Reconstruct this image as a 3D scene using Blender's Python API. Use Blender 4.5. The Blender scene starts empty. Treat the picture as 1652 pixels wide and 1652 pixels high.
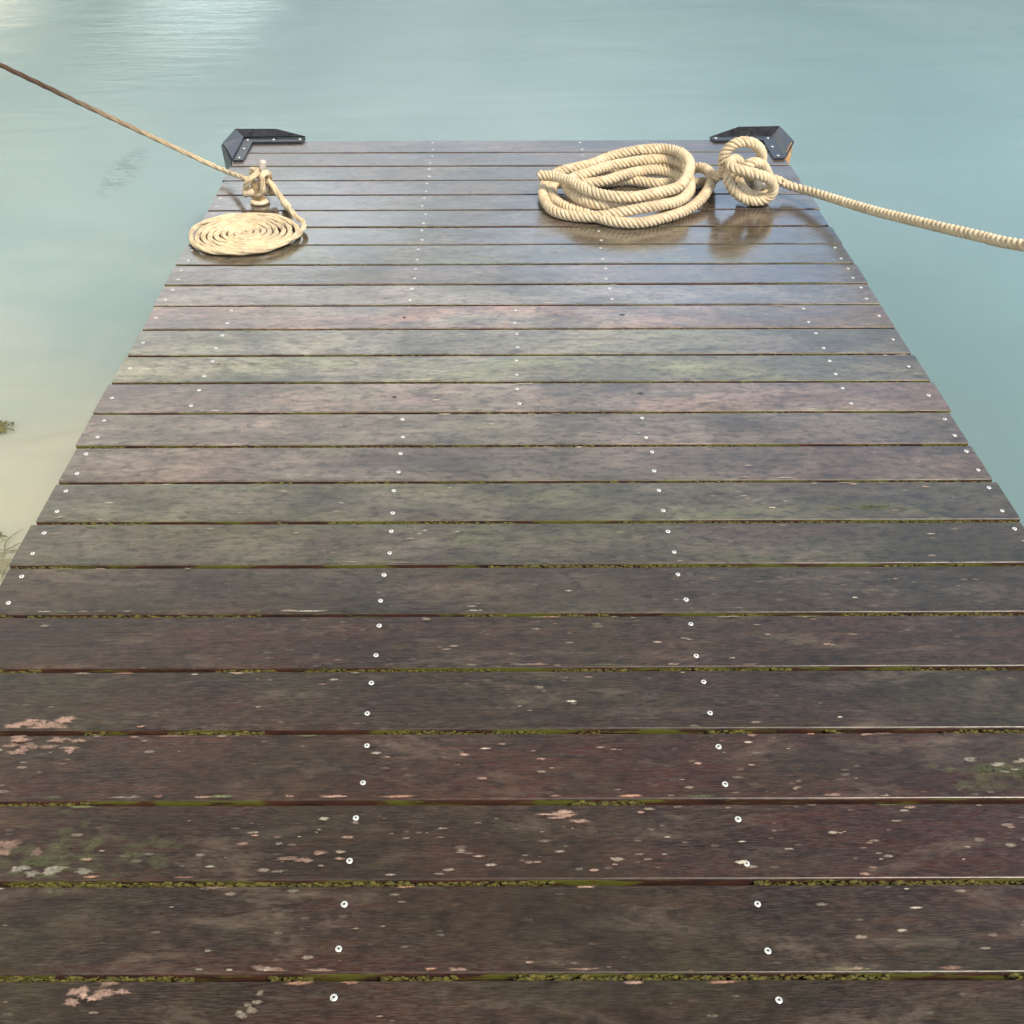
import bpy, bmesh, math, random
from mathutils import Vector, Matrix, noise
R = math.radians
random.seed(7)
scene = bpy.context.scene
C = scene.collection

# ------------------------------------------------------------------ camera
cam_d = bpy.data.cameras.new('camera'); cam = bpy.data.objects.new('camera', cam_d); C.objects.link(cam)
cam_d.sensor_fit = 'HORIZONTAL'; cam_d.sensor_width = 36.0; cam_d.lens = 36.0 * 1700.0 / 1652.0
cam_d.clip_start = 0.05; cam_d.clip_end = 2000.0
ax = Vector((0.99983979, -0.01772167, -0.00251683)); ay = Vector((0.01280415, 0.60986071, 0.79240518)); az = ax.cross(ay)
m = Matrix((ax, ay, az)).transposed().to_4x4(); m.translation = Vector((0, 0, 1.4365)); cam.matrix_world = m
scene.camera = cam

# ------------------------------------------------------------------ sky and sun
SUN_EL, SUN_AZ = R(52), R(136)            # azimuth clockwise from +Y
world = bpy.data.worlds.new('World'); scene.world = world; world.use_nodes = True
nt = world.node_tree; nt.nodes.clear()
def N(nt, t, **kw):
    n = nt.nodes.new(t)
    for k, v in kw.items():
        if k in n.inputs.keys() if hasattr(n.inputs, 'keys') else False: n.inputs[k].default_value = v
        else: setattr(n, k, v)
    return n
wo = nt.nodes.new('ShaderNodeOutputWorld'); bg = nt.nodes.new('ShaderNodeBackground'); bg.inputs['Strength'].default_value = 0.098
sky = nt.nodes.new('ShaderNodeTexSky'); sky.sky_type = 'NISHITA'; sky.sun_disc = False
sky.sun_elevation = SUN_EL; sky.sun_rotation = SUN_AZ; sky.dust_density = 2.0; sky.air_density = 1.0
tc = nt.nodes.new('ShaderNodeTexCoord')
mp = nt.nodes.new('ShaderNodeMapping'); mp.inputs['Scale'].default_value = (1.0, 1.0, 2.2); mp.inputs['Location'].default_value = (0.35, 0.1, 0.0)
cn = nt.nodes.new('ShaderNodeTexNoise'); cn.inputs['Scale'].default_value = 2.2; cn.inputs['Detail'].default_value = 6; cn.inputs['Roughness'].default_value = 0.55
cr = nt.nodes.new('ShaderNodeMapRange'); cr.inputs['From Min'].default_value = 0.38; cr.inputs['From Max'].default_value = 0.66
cr.inputs['To Min'].default_value = 0.35; cr.inputs['To Max'].default_value = 0.95
mx = nt.nodes.new('ShaderNodeMix'); mx.data_type = 'RGBA'; mx.inputs[7].default_value = (7.6, 7.9, 8.2, 1)
nt.links.new(tc.outputs['Generated'], mp.inputs[0]); nt.links.new(mp.outputs[0], cn.inputs['Vector'])
nt.links.new(cn.outputs['Fac'], cr.inputs['Value']); nt.links.new(cr.outputs[0], mx.inputs[0])
sx = nt.nodes.new('ShaderNodeSeparateXYZ'); nt.links.new(tc.outputs['Generated'], sx.inputs[0])
# bright hazy band of cloud low in the sky, thinner and dimmer overhead
el = nt.nodes.new('ShaderNodeMapRange'); el.interpolation_type = 'SMOOTHSTEP'; el.inputs['From Min'].default_value = 0.35; el.inputs['From Max'].default_value = 0.88
el.inputs['To Min'].default_value = 2.55; el.inputs['To Max'].default_value = 0.20; nt.links.new(sx.outputs[2], el.inputs['Value'])
lo = nt.nodes.new('ShaderNodeMapRange'); lo.interpolation_type = 'SMOOTHSTEP'; lo.inputs['From Min'].default_value = 0.12; lo.inputs['From Max'].default_value = 0.46
lo.inputs['To Min'].default_value = 0.17; lo.inputs['To Max'].default_value = 1.0; nt.links.new(sx.outputs[2], lo.inputs['Value'])
ml = nt.nodes.new('ShaderNodeMath'); ml.operation = 'MULTIPLY'; nt.links.new(el.outputs[0], ml.inputs[0]); nt.links.new(lo.outputs[0], ml.inputs[1])
sc = nt.nodes.new('ShaderNodeVectorMath'); sc.operation = 'SCALE'; nt.links.new(mx.outputs[2], sc.inputs[0]); nt.links.new(ml.outputs[0], sc.inputs['Scale'])
# clouds are warm on the left-hand side of the sky, cool blue on the right
wr = nt.nodes.new('ShaderNodeMapRange'); wr.interpolation_type = 'SMOOTHSTEP'; wr.inputs['From Min'].default_value = -0.75; wr.inputs['From Max'].default_value = 0.55; nt.links.new(sx.outputs[0], wr.inputs['Value'])
wm = nt.nodes.new('ShaderNodeMix'); wm.data_type = 'RGBA'; wm.inputs[6].default_value = (9.0, 8.7, 7.5, 1); wm.inputs[7].default_value = (4.8, 6.7, 8.8, 1)
nt.links.new(wr.outputs[0], wm.inputs[0]); nt.links.new(wm.outputs[2], mx.inputs[7])
# breaks in the cloud low in the sky ahead: their light lies on the water as soft bright patches
prev = sc.outputs[0]
for az_, el_, rad_, col_ in ((-13.6, 6.5, 6.0, (1.5, 1.75, 1.7)), (-5.0, 6.0, 4.5, (1.0, 1.2, 1.25)), (-25.5, 8.0, 6.0, (2.1, 1.85, 1.25)), (-34.0, 9.0, 7.0, (1.4, 1.3, 1.0))):
    d_ = Vector((math.sin(R(az_)) * math.cos(R(el_)), math.cos(R(az_)) * math.cos(R(el_)), math.sin(R(el_))))
    dt = nt.nodes.new('ShaderNodeVectorMath'); dt.operation = 'DOT_PRODUCT'; nt.links.new(tc.outputs['Generated'], dt.inputs[0]); dt.inputs[1].default_value = d_
    rr = nt.nodes.new('ShaderNodeMapRange'); rr.interpolation_type = 'SMOOTHSTEP'; rr.inputs['From Min'].default_value = math.cos(R(rad_)); rr.inputs['From Max'].default_value = 1.0; nt.links.new(dt.outputs['Value'], rr.inputs['Value'])
    cs = nt.nodes.new('ShaderNodeVectorMath'); cs.operation = 'SCALE'; cs.inputs[0].default_value = tuple(5.6 * q for q in col_); nt.links.new(rr.outputs[0], cs.inputs['Scale'])
    ad = nt.nodes.new('ShaderNodeVectorMath'); ad.operation = 'ADD'; nt.links.new(prev, ad.inputs[0]); nt.links.new(cs.outputs[0], ad.inputs[1]); prev = ad.outputs[0]
nt.links.new(sky.outputs[0], mx.inputs[6]); nt.links.new(prev, bg.inputs['Color']); nt.links.new(bg.outputs[0], wo.inputs[0])
sd = bpy.data.lights.new('sun', 'SUN'); sd.energy = 3.7; sd.angle = R(15); sd.color = (1.0, 0.88, 0.70)
sun = bpy.data.objects.new('sun', sd); C.objects.link(sun)
dirv = Vector((math.sin(SUN_AZ) * math.cos(SUN_EL), math.cos(SUN_AZ) * math.cos(SUN_EL), math.sin(SUN_EL)))
sun.rotation_euler = dirv.to_track_quat('Z', 'Y').to_euler(); sun.location = (4, -2, 6)
scene.view_settings.view_transform = 'Standard'; scene.view_settings.look = 'None'
scene.view_settings.exposure = 0.40; scene.view_settings.gamma = 1.0; scene.view_settings.use_curve_mapping = False
scene.render.engine = 'CYCLES'

# ------------------------------------------------------------------ helpers
def mat(name):
    m = bpy.data.materials.new(name); m.use_nodes = True
    nt = m.node_tree; b = nt.nodes['Principled BSDF']
    return m, nt, b
def link(nt, a, b): nt.links.new(a, b)
def noise_tex(nt, vec, scale, detail=4, rough=0.55, dist=0.0):
    n = nt.nodes.new('ShaderNodeTexNoise'); n.inputs['Scale'].default_value = scale; n.inputs['Detail'].default_value = detail
    n.inputs['Roughness'].default_value = rough; n.inputs['Distortion'].default_value = dist
    if vec is not None: link(nt, vec, n.inputs['Vector'])
    return n.outputs['Fac']
def mapping(nt, vec, scale=(1, 1, 1), loc=(0, 0, 0)):
    n = nt.nodes.new('ShaderNodeMapping'); n.inputs['Scale'].default_value = scale; n.inputs['Location'].default_value = loc
    link(nt, vec, n.inputs[0]); return n.outputs[0]
def rng(nt, v, a, b, c=0.0, d=1.0):
    n = nt.nodes.new('ShaderNodeMapRange'); n.inputs['From Min'].default_value = a; n.inputs['From Max'].default_value = b
    n.inputs['To Min'].default_value = c; n.inputs['To Max'].default_value = d; link(nt, v, n.inputs['Value']); return n.outputs[0]
def mixc(nt, f, a, b, mode='MIX'):
    n = nt.nodes.new('ShaderNodeMix'); n.data_type = 'RGBA'; n.blend_type = mode
    for s, v in ((0, f), (6, a), (7, b)):
        if isinstance(v, (int, float)): n.inputs[s].default_value = v
        elif isinstance(v, tuple): n.inputs[s].default_value = v if len(v) == 4 else v + (1,)
        else: link(nt, v, n.inputs[s])
    return n.outputs[2]
def math_n(nt, op, a, b=None, clamp=False):
    n = nt.nodes.new('ShaderNodeMath'); n.operation = op; n.use_clamp = clamp
    for i, v in enumerate((a, b)):
        if v is None: continue
        if isinstance(v, (int, float)): n.inputs[i].default_value = v
        else: link(nt, v, n.inputs[i])
    return n.outputs[0]
def bump(nt, b, h, strength, dist, normal=None):
    n = nt.nodes.new('ShaderNodeBump'); n.inputs['Strength'].default_value = strength; n.inputs['Distance'].default_value = dist
    link(nt, h, n.inputs['Height'])
    if normal is not None: link(nt, normal, n.inputs['Normal'])
    if b is not None: link(nt, n.outputs[0], b.inputs['Normal'])
    return n.outputs[0]
def geo_pos(nt): return nt.nodes.new('ShaderNodeNewGeometry').outputs['Position']
def mesh_obj(name, verts, faces, mats, parent=None, smooth=False, loc=(0, 0, 0)):
    me = bpy.data.meshes.new(name); me.from_pydata(verts, [], faces); me.update()
    for mm in (mats if isinstance(mats, (list, tuple)) else [mats]): me.materials.append(mm)
    if smooth: me.polygons.foreach_set('use_smooth', [True] * len(me.polygons))
    o = bpy.data.objects.new(name, me); C.objects.link(o); o.location = loc
    if parent: o.parent = parent
    return o
def bm_obj(name, bm, mats, parent=None, smooth=False, loc=(0, 0, 0)):
    bmesh.ops.recalc_face_normals(bm, faces=bm.faces)
    me = bpy.data.meshes.new(name); bm.to_mesh(me); bm.free()
    for mm in (mats if isinstance(mats, (list, tuple)) else [mats]): me.materials.append(mm)
    if smooth: me.polygons.foreach_set('use_smooth', [True] * len(me.polygons))
    o = bpy.data.objects.new(name, me); C.objects.link(o); o.location = loc
    if parent: o.parent = parent
    return o
def thing(name, label, cat, loc=(0, 0, 0), group=None):
    o = bpy.data.objects.new(name, None); C.objects.link(o); o.location = loc; o.empty_display_size = 0.1
    return tag(o, label, cat, group)
def tag(o, label=None, cat=None, group=None, kind=None):
    if label: o['label'] = label
    if cat: o['category'] = cat
    if group: o['group'] = group
    if kind: o['kind'] = kind
    return o

# ------------------------------------------------------------------ materials
def plank_material():
    m, nt, b = mat('wet_hardwood')
    P = geo_pos(nt); oi = nt.nodes.new('ShaderNodeObjectInfo')
    off = nt.nodes.new('ShaderNodeCombineXYZ'); link(nt, math_n(nt, 'MULTIPLY', oi.outputs['Random'], 37.0), off.inputs[0]); link(nt, math_n(nt, 'MULTIPLY', oi.outputs['Random'], 11.0), off.inputs[1])
    va = nt.nodes.new('ShaderNodeVectorMath'); va.operation = 'ADD'; link(nt, P, va.inputs[0]); link(nt, off.outputs[0], va.inputs[1]); Q = va.outputs[0]
    grain = noise_tex(nt, mapping(nt, Q, (5, 150, 40)), 1.0, 6, 0.6, 0.4)
    fine = noise_tex(nt, mapping(nt, Q, (40, 520, 200)), 1.0, 4, 0.7)
    blot = noise_tex(nt, mapping(nt, Q, (2.2, 7.0, 4)), 1.0, 7, 0.62, 0.3)
    blot2 = noise_tex(nt, mapping(nt, Q, (7.5, 22.0, 4), (4, 9, 1)), 1.0, 7, 0.66, 0.2)
    c = mixc(nt, rng(nt, blot, 0.34, 0.68), (0.014, 0.0065, 0.0032), (0.056, 0.033, 0.021))
    c = mixc(nt, rng(nt, blot2, 0.44, 0.66, 0, 0.8), c, (0.086, 0.056, 0.037))
    red = noise_tex(nt, mapping(nt, Q, (1.6, 10.0, 4), (14, 3, 1)), 1.0, 5, 0.6)
    c = mixc(nt, rng(nt, red, 0.46, 0.62, 0, 0.8), c, (0.068, 0.022, 0.013))
    alg = noise_tex(nt, mapping(nt, Q, (1.9, 6.0, 4), (2, 33, 1)), 1.0, 8, 0.66, 0.4)
    c = mixc(nt, rng(nt, alg, 0.50, 0.68, 0, 0.8), c, (0.046, 0.046, 0.018))
    c = mixc(nt, 1.0, c, oi.outputs['Color'], 'MULTIPLY')
    c = mixc(nt, rng(nt, grain, 0.38, 0.66, 0.0, 0.6), c, (0.012, 0.008, 0.006))
    c = mixc(nt, rng(nt, fine, 0.42, 0.66, 0.0, 0.5), c, (0.11, 0.09, 0.075))
    # worn pale flecks drawn out along the grain
    v = nt.nodes.new('ShaderNodeTexVoronoi'); v.inputs['Scale'].default_value = 1.0; v.inputs['Randomness'].default_value = 1.0
    link(nt, mapping(nt, Q, (22, 75, 20)), v.inputs['Vector'])
    zone = noise_tex(nt, mapping(nt, Q, (1.4, 5, 3), (9, 1, 4)), 1.0, 4, 0.6)
    sp = nt.nodes.new('ShaderNodeMath'); sp.operation = 'LESS_THAN'; link(nt, v.outputs['Distance'], sp.inputs[0])
    link(nt, rng(nt, zone, 0.40, 0.62, 0.0, 0.21), sp.inputs[1])
    brk = noise_tex(nt, mapping(nt, Q, (120, 300, 20)), 1.0, 3, 0.7)
    vc = nt.nodes.new('ShaderNodeSeparateColor'); link(nt, v.outputs['Color'], vc.inputs[0])
    fa = math_n(nt, 'MULTIPLY', math_n(nt, 'MULTIPLY', sp.outputs[0], rng(nt, vc.outputs[0], 0.2, 1.0, 0.0, 0.6)), rng(nt, brk, 0.38, 0.6, 0.2, 1.0))
    c = mixc(nt, fa, c, (0.26, 0.21, 0.165))
    crack = noise_tex(nt, mapping(nt, Q, (2.0, 210, 30), (8, 2, 0)), 1.0, 3, 0.6, 0.15)
    c = mixc(nt, rng(nt, crack, 0.64, 0.70, 0, 0.75), c, (0.008, 0.005, 0.004))
    # pale soft bloom
    pale = noise_tex(nt, mapping(nt, Q, (3.4, 14, 4), (21, 7, 3)), 1.0, 9, 0.72, 0.5)
    c = mixc(nt, rng(nt, pale, 0.53, 0.67, 0, 0.55), c, (0.16, 0.12, 0.09))
    silt = mixc(nt, rng(nt, blot, 0.3, 0.7), (0.15, 0.128, 0.108), (0.37, 0.315, 0.25))
    tint = mixc(nt, rng(nt, noise_tex(nt, mapping(nt, Q, (3.0, 9, 3), (31, 5, 0)), 1.0, 6, 0.65, 0.4), 0.38, 0.6), (1, 1, 1), oi.outputs['Color'])
    silt = mixc(nt, 1.0, silt, tint, 'MULTIPLY')
    speck = noise_tex(nt, mapping(nt, Q, (30, 90, 20), (1, 5, 0)), 1.0, 5, 0.7)
    silt = mixc(nt, rng(nt, speck, 0.5, 0.68, 0, 0.55), silt, (0.05, 0.04, 0.032))
    sxn = nt.nodes.new('ShaderNodeSeparateXYZ'); link(nt, P, sxn.inputs[0])
    silt_amt = math_n(nt, 'MULTIPLY', oi.outputs['Alpha'], rng(nt, sxn.outputs[0], 0.1, 1.05, 1.06, 0.5))     # thinner towards the right edge
    c = mixc(nt, math_n(nt, 'MULTIPLY', silt_amt, rng(nt, noise_tex(nt, mapping(nt, Q, (4.2, 15, 4), (5, 5, 5)), 1.0, 9, 0.75, 0.3), 0.34, 0.62, 0.3, 1.3), True), c, silt)
    # algae bloom running on from board to board, and darker soaked patches
    bl = noise_tex(nt, mapping(nt, P, (1.5, 1.9, 1), (3.3, 0.4, 0)), 1.0, 6, 0.62, 0.3)
    c = mixc(nt, rng(nt, bl, 0.50, 0.68, 0, 0.45), c, mixc(nt, oi.outputs['Alpha'], (0.040, 0.038, 0.016), (0.145, 0.145, 0.085)))
    dk = noise_tex(nt, mapping(nt, P, (2.3, 3.4, 1), (9.3, 4.4, 0)), 1.0, 7, 0.68, 0.4)
    c = mixc(nt, rng(nt, dk, 0.48, 0.62, 0, 0.5), c, (0.022, 0.014, 0.009))
    dm = noise_tex(nt, mapping(nt, Q, (26, 60, 20)), 1.0, 5, 0.7, 0.3)
    c = mixc(nt, rng(nt, dm, 0.48, 0.64, 0, 0.6), c, (0.011, 0.007, 0.005))
    link(nt, c, b.inputs['Base Color'])
    # wetness: glossier where water stands round the ropes
    def wet(cx, cy, rx, ry):
        s = nt.nodes.new('ShaderNodeVectorMath'); s.operation = 'SUBTRACT'; link(nt, P, s.inputs[0]); s.inputs[1].default_value = (cx, cy, 0)
        d = nt.nodes.new('ShaderNodeVectorMath'); d.operation = 'MULTIPLY'; link(nt, s.outputs[0], d.inputs[0]); d.inputs[1].default_value = (1 / rx, 1 / ry, 0)
        l = nt.nodes.new('ShaderNodeVectorMath'); l.operation = 'LENGTH'; link(nt, d.outputs[0], l.inputs[0]); return l.outputs['Value']
    w = math_n(nt, 'MINIMUM', wet(0.62, 3.38, 0.62, 0.60), wet(-0.75, 3.55, 0.42, 0.5))
    w = math_n(nt, 'ADD', w, rng(nt, blot2, 0.3, 0.7, -0.25, 0.25))
    rough = rng(nt, w, 0.60, 1.15, 0.13, 0.30)
    rough = math_n(nt, 'ADD', rough, rng(nt, blot, 0.3, 0.7, -0.03, 0.10), True)
    link(nt, rough, b.inputs['Roughness']); b.inputs['IOR'].default_value = 1.5
    b.inputs['Coat IOR'].default_value = 1.5
    py = nt.nodes.new('ShaderNodeSeparateXYZ'); link(nt, P, py.inputs[0]); link(nt, rng(nt, py.outputs[1], 1.5, 2.9, 0.0, 1.0), b.inputs['Coat Weight']); link(nt, rough, b.inputs['Coat Roughness'])
    h = math_n(nt, 'ADD', math_n(nt, 'MULTIPLY', grain, 1.0), math_n(nt, 'MULTIPLY', fine, 0.35))
    h = math_n(nt, 'ADD', h, math_n(nt, 'MULTIPLY', blot2, 0.8))
    bump(nt, b, math_n(nt, 'MULTIPLY', h, rng(nt, w, 0.6, 1.2, 0.12, 1.0)), 0.4, 0.0014)
    return m
def plank_side_material():
    m, nt, b = mat('plank_edge_wood'); P = geo_pos(nt)
    n = noise_tex(nt, mapping(nt, P, (14, 14, 60)), 1.0, 5, 0.6)
    c = mixc(nt, rng(nt, n, 0.35, 0.7), (0.020, 0.008, 0.005), (0.085, 0.026, 0.014))
    g = noise_tex(nt, mapping(nt, P, (7, 2.5, 40), (3, 1, 0)), 1.0, 6, 0.65)
    c = mixc(nt, rng(nt, g, 0.50, 0.56), c, (0.10, 0.10, 0.012))
    link(nt, c, b.inputs['Base Color']); b.inputs['Roughness'].default_value = 0.75
    bump(nt, b, n, 0.5, 0.002)
    return m
def beam_material():
    m, nt, b = mat('dark_beam'); P = geo_pos(nt)
    n = noise_tex(nt, mapping(nt, P, (30, 3, 30)), 1.0, 5)
    link(nt, mixc(nt, n, (0.012, 0.009, 0.006), (0.04, 0.03, 0.02)), b.inputs['Base Color']); b.inputs['Roughness'].default_value = 0.85
    return m
def rope_material(name, a, bb, dark):
    m, nt, b = mat(name)
    tcn = nt.nodes.new('ShaderNodeTexCoord'); P = tcn.outputs['Object']; uv = tcn.outputs['UV']
    n = noise_tex(nt, P, 45.0, 5, 0.6)
    yarn = noise_tex(nt, mapping(nt, uv, (60, 9, 1)), 1.0, 4, 0.65)
    c = mixc(nt, rng(nt, n, 0.35, 0.65), a, bb)
    c = mixc(nt, rng(nt, yarn, 0.42, 0.72, 0, 0.7), c, dark)
    dirt = noise_tex(nt, P, 13.0, 6, 0.7)
    c = mixc(nt, rng(nt, dirt, 0.46, 0.66, 0, 0.65 if name.startswith('thin') else 0.5), c, (0.40, 0.31, 0.22))
    if name.startswith('thin'):      # colour turns dark brown towards the outer end of the line
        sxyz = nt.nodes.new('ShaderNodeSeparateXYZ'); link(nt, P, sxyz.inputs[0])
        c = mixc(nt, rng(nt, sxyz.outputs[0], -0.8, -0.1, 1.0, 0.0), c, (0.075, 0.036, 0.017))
    link(nt, c, b.inputs['Base Color']); b.inputs['Roughness'].default_value = 0.75
    b.inputs['Sheen Weight'].default_value = 0.15
    w = nt.nodes.new('ShaderNodeTexWave'); w.wave_type = 'BANDS'; w.bands_direction = 'DIAGONAL'; w.inputs['Scale'].default_value = 3.0
    w.inputs['Distortion'].default_value = 1.5; link(nt, mapping(nt, uv, (40, 5, 1)), w.inputs['Vector'])
    h = math_n(nt, 'ADD', math_n(nt, 'MULTIPLY', w.outputs['Fac'], 0.5), yarn)
    bump(nt, b, h, 0.6, 0.0015)
    return m
def simple(name, col, rough, metal=0.0, nscale=30, var=0.3, bstr=0.2, col2=None):
    m, nt, b = mat(name); tcn = nt.nodes.new('ShaderNodeTexCoord')
    n = noise_tex(nt, tcn.outputs['Object'], nscale, 6, 0.6)
    lo = tuple(x * (1 - var) for x in col); hi = col2 or tuple(min(1, x * (1 + var)) for x in col)
    link(nt, mixc(nt, rng(nt, n, 0.35, 0.65), lo, hi), b.inputs['Base Color'])
    link(nt, rng(nt, n, 0.3, 0.7, rough * 0.8, min(1, rough * 1.2)), b.inputs['Roughness']); b.inputs['Metallic'].default_value = metal
    if bstr: bump(nt, b, n, bstr, 0.001)
    return m
M_top = plank_material(); M_side = plank_side_material(); M_beam = beam_material()
M_rope = rope_material('hemp_rope_fibre', (0.70, 0.56, 0.36), (0.88, 0.77, 0.56), (0.42, 0.27, 0.12))
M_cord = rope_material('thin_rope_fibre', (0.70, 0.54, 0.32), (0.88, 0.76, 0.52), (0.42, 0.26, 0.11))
M_screw = simple('stainless_steel', (0.74, 0.74, 0.71), 0.42, 0.55, 260, 0.25, 0.0)
M_recess = simple('screw_recess', (0.06, 0.055, 0.05), 0.6, 0.3, 60, 0.2, 0.0)
M_black = simple('black_painted_steel', (0.022, 0.022, 0.026), 0.32, 0.0, 40, 0.4, 0.15)
M_bolt = simple('galvanised_bolt', (0.48, 0.49, 0.5), 0.35, 0.7, 80, 0.15, 0.1)
M_orange = simple('orange_skirt', (0.52, 0.27, 0.11), 0.7, 0.0, 25, 0.35, 0.4)
M_bronze = simple('weathered_bronze', (0.50, 0.30, 0.12), 0.42, 0.25, 45, 0.3, 0.2, (0.62, 0.47, 0.30))
M_peg = simple('pale_worn_metal', (0.60, 0.53, 0.46), 0.45, 0.2, 60, 0.12, 0.1)
M_brass = simple('pale_brass', (0.66, 0.54, 0.38), 0.45, 0.2, 60, 0.15, 0.1)
M_grey = simple('grey_cast_metal', (0.30, 0.29, 0.28), 0.45, 0.4, 50, 0.25, 0.2)
M_moss = simple('moss', (0.045, 0.040, 0.006), 0.95, 0.0, 200, 0.6, 0.8, (0.13, 0.108, 0.014))
M_weed = simple('olive_weed', (0.10, 0.088, 0.03), 0.6, 0.0, 60, 0.4, 0.2)
M_twig = simple('dark_reed', (0.17, 0.15, 0.09), 0.7, 0.0, 60, 0.4, 0.1)
def lichen_material():
    m, nt, b = mat('lichen_crust')
    at = nt.nodes.new('ShaderNodeVertexColor'); at.layer_name = 'tone'
    n = noise_tex(nt, geo_pos(nt), 190, 4, 0.7)
    sep = at.outputs['Alpha']
    link(nt, at.outputs['Color'], b.inputs['Base Color']); b.inputs['Roughness'].default_value = 0.8
    al = math_n(nt, 'MULTIPLY', sep, rng(nt, n, 0.3, 0.6, 0.35, 1.25), True)
    link(nt, al, b.inputs['Alpha'])
    return m
M_lichen = lichen_material()

# ------------------------------------------------------------------ water
def water_material():
    m, nt, b = mat('turbid_sea_water'); P = geo_pos(nt)
    big = noise_tex(nt, mapping(nt, P, (0.35, 0.22, 1), (1, 4, 0)), 1.0, 5, 0.55, 0.5)
    c = mixc(nt, rng(nt, big, 0.35, 0.65), (0.150, 0.228, 0.222), (0.192, 0.268, 0.254))
    # sand showing through the shallows at the left of the jetty
    s = nt.nodes.new('ShaderNodeVectorMath'); s.operation = 'SUBTRACT'; link(nt, P, s.inputs[0]); s.inputs[1].default_value = (-2.3, 1.7, 0)
    d = nt.nodes.new('ShaderNodeVectorMath'); d.operation = 'MULTIPLY'; link(nt, s.outputs[0], d.inputs[0]); d.inputs[1].default_value = (1 / 2.4, 1 / 2.6, 0)
    l = nt.nodes.new('ShaderNodeVectorMath'); l.operation = 'LENGTH'; link(nt, d.outputs[0], l.inputs[0])
    wob = noise_tex(nt, mapping(nt, P, (0.8, 0.8, 1), (7, 2, 0)), 1.0, 5, 0.55)
    sh = rng(nt, math_n(nt, 'ADD', l.outputs['Value'], rng(nt, wob, 0.3, 0.7, -0.25, 0.25)), 0.25, 1.15, 0.9, 0.0)
    c = mixc(nt, sh, c, (0.45, 0.42, 0.31))
    s2 = nt.nodes.new('ShaderNodeVectorMath'); s2.operation = 'SUBTRACT'; link(nt, P, s2.inputs[0]); s2.inputs[1].default_value = (-4.6, 6.0, 0)
    d2 = nt.nodes.new('ShaderNodeVectorMath'); d2.operation = 'MULTIPLY'; link(nt, s2.outputs[0], d2.inputs[0]); d2.inputs[1].default_value = (1 / 2.6, 1 / 5.0, 0)
    l2 = nt.nodes.new('ShaderNodeVectorMath'); l2.operation = 'LENGTH'; link(nt, d2.outputs[0], l2.inputs[0])
    sh2 = rng(nt, math_n(nt, 'ADD', l2.outputs['Value'], rng(nt, wob, 0.3, 0.7, -0.3, 0.3)), 0.3, 1.3, 0.45, 0.0)
    c = mixc(nt, sh2, c, (0.200, 0.248, 0.205))
    # faint drifting silt
    silt = noise_tex(nt, mapping(nt, P, (1.1, 3.2, 1), (3, 8, 0)), 1.0, 7, 0.6, 0.6)
    c = mixc(nt, rng(nt, silt, 0.52, 0.72, 0, 0.18), c, (0.12, 0.17, 0.14))
    # faint dark wavy streaks in one narrow patch of the water
    def ell(cx_, cy_, rx, ry):
        s_ = nt.nodes.new('ShaderNodeVectorMath'); s_.operation = 'SUBTRACT'; link(nt, P, s_.inputs[0]); s_.inputs[1].default_value = (cx_, cy_, 0)
        d_ = nt.nodes.new('ShaderNodeVectorMath'); d_.operation = 'MULTIPLY'; link(nt, s_.outputs[0], d_.inputs[0]); d_.inputs[1].default_value = (1 / rx, 1 / ry, 0)
        l_ = nt.nodes.new('ShaderNodeVectorMath'); l_.operation = 'LENGTH'; link(nt, d_.outputs[0], l_.inputs[0]); return l_.outputs['Value']
    wn = noise_tex(nt, mapping(nt, P, (9, 16, 1), (1, 1, 0)), 1.0, 4, 0.6, 1.2)
    wm_ = math_n(nt, 'MULTIPLY', rng(nt, ell(-1.85, 5.25, 0.10, 0.42), 0.4, 1.0, 0.55, 0.0), rng(nt, wn, 0.44, 0.52, 0.0, 1.0))
    c = mixc(nt, wm_, c, (0.06, 0.10, 0.095))
    b.inputs['Subsurface Weight'].default_value = 0.9; b.inputs['Subsurface Scale'].default_value = 0.6; b.inputs['Subsurface Radius'].default_value = (0.7, 1.0, 0.95)
    link(nt, c, b.inputs['Base Color']); b.inputs['Roughness'].default_value = 0.07; b.inputs['IOR'].default_value = 1.333
    w1 = noise_tex(nt, mapping(nt, P, (0.55, 1.9, 1)), 1.0, 3, 0.5, 0.4)
    w2 = noise_tex(nt, mapping(nt, P, (2.0, 7.5, 1), (5, 2, 0)), 1.0, 4, 0.55, 0.5)
    gust = math_n(nt, 'MINIMUM', ell(-2.1, 8.6, 1.1, 3.0), ell(-4.2, 9.3, 1.2, 2.2))
    gust = math_n(nt, 'MINIMUM', gust, ell(-0.9, 10.0, 2.0, 2.0))
    zone = math_n(nt, 'ADD', math_n(nt, 'MULTIPLY', noise_tex(nt, mapping(nt, P, (0.18, 0.14, 1), (2, 1, 0)), 1.0, 3, 0.5), 0.85), rng(nt, gust, 0.2, 1.0, 0.32, 0.0))
    h = math_n(nt, 'ADD', math_n(nt, 'MULTIPLY', w1, 0.6), math_n(nt, 'MULTIPLY', math_n(nt, 'MULTIPLY', w2, 0.20), rng(nt, zone, 0.50, 0.75, 0.04, 7.5)))
    bump(nt, b, h, 0.085, 0.10)
    return m
M_water = water_material()
WZ = -0.42
xs = [-900, -200, -60, -20, -8, -3, 0, 3, 8, 20, 60, 200, 900]; ys = [-900, -200, -40, -10, 0, 3, 8, 20, 60, 200, 900]
water = mesh_obj('water', [(x, y, 0) for y in ys for x in xs], [(j * len(xs) + i, j * len(xs) + i + 1, (j + 1) * len(xs) + i + 1, (j + 1) * len(xs) + i) for j in range(len(ys) - 1) for i in range(len(xs) - 1)], M_water, loc=(0, 0, WZ))
tag(water, kind='structure')

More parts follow.
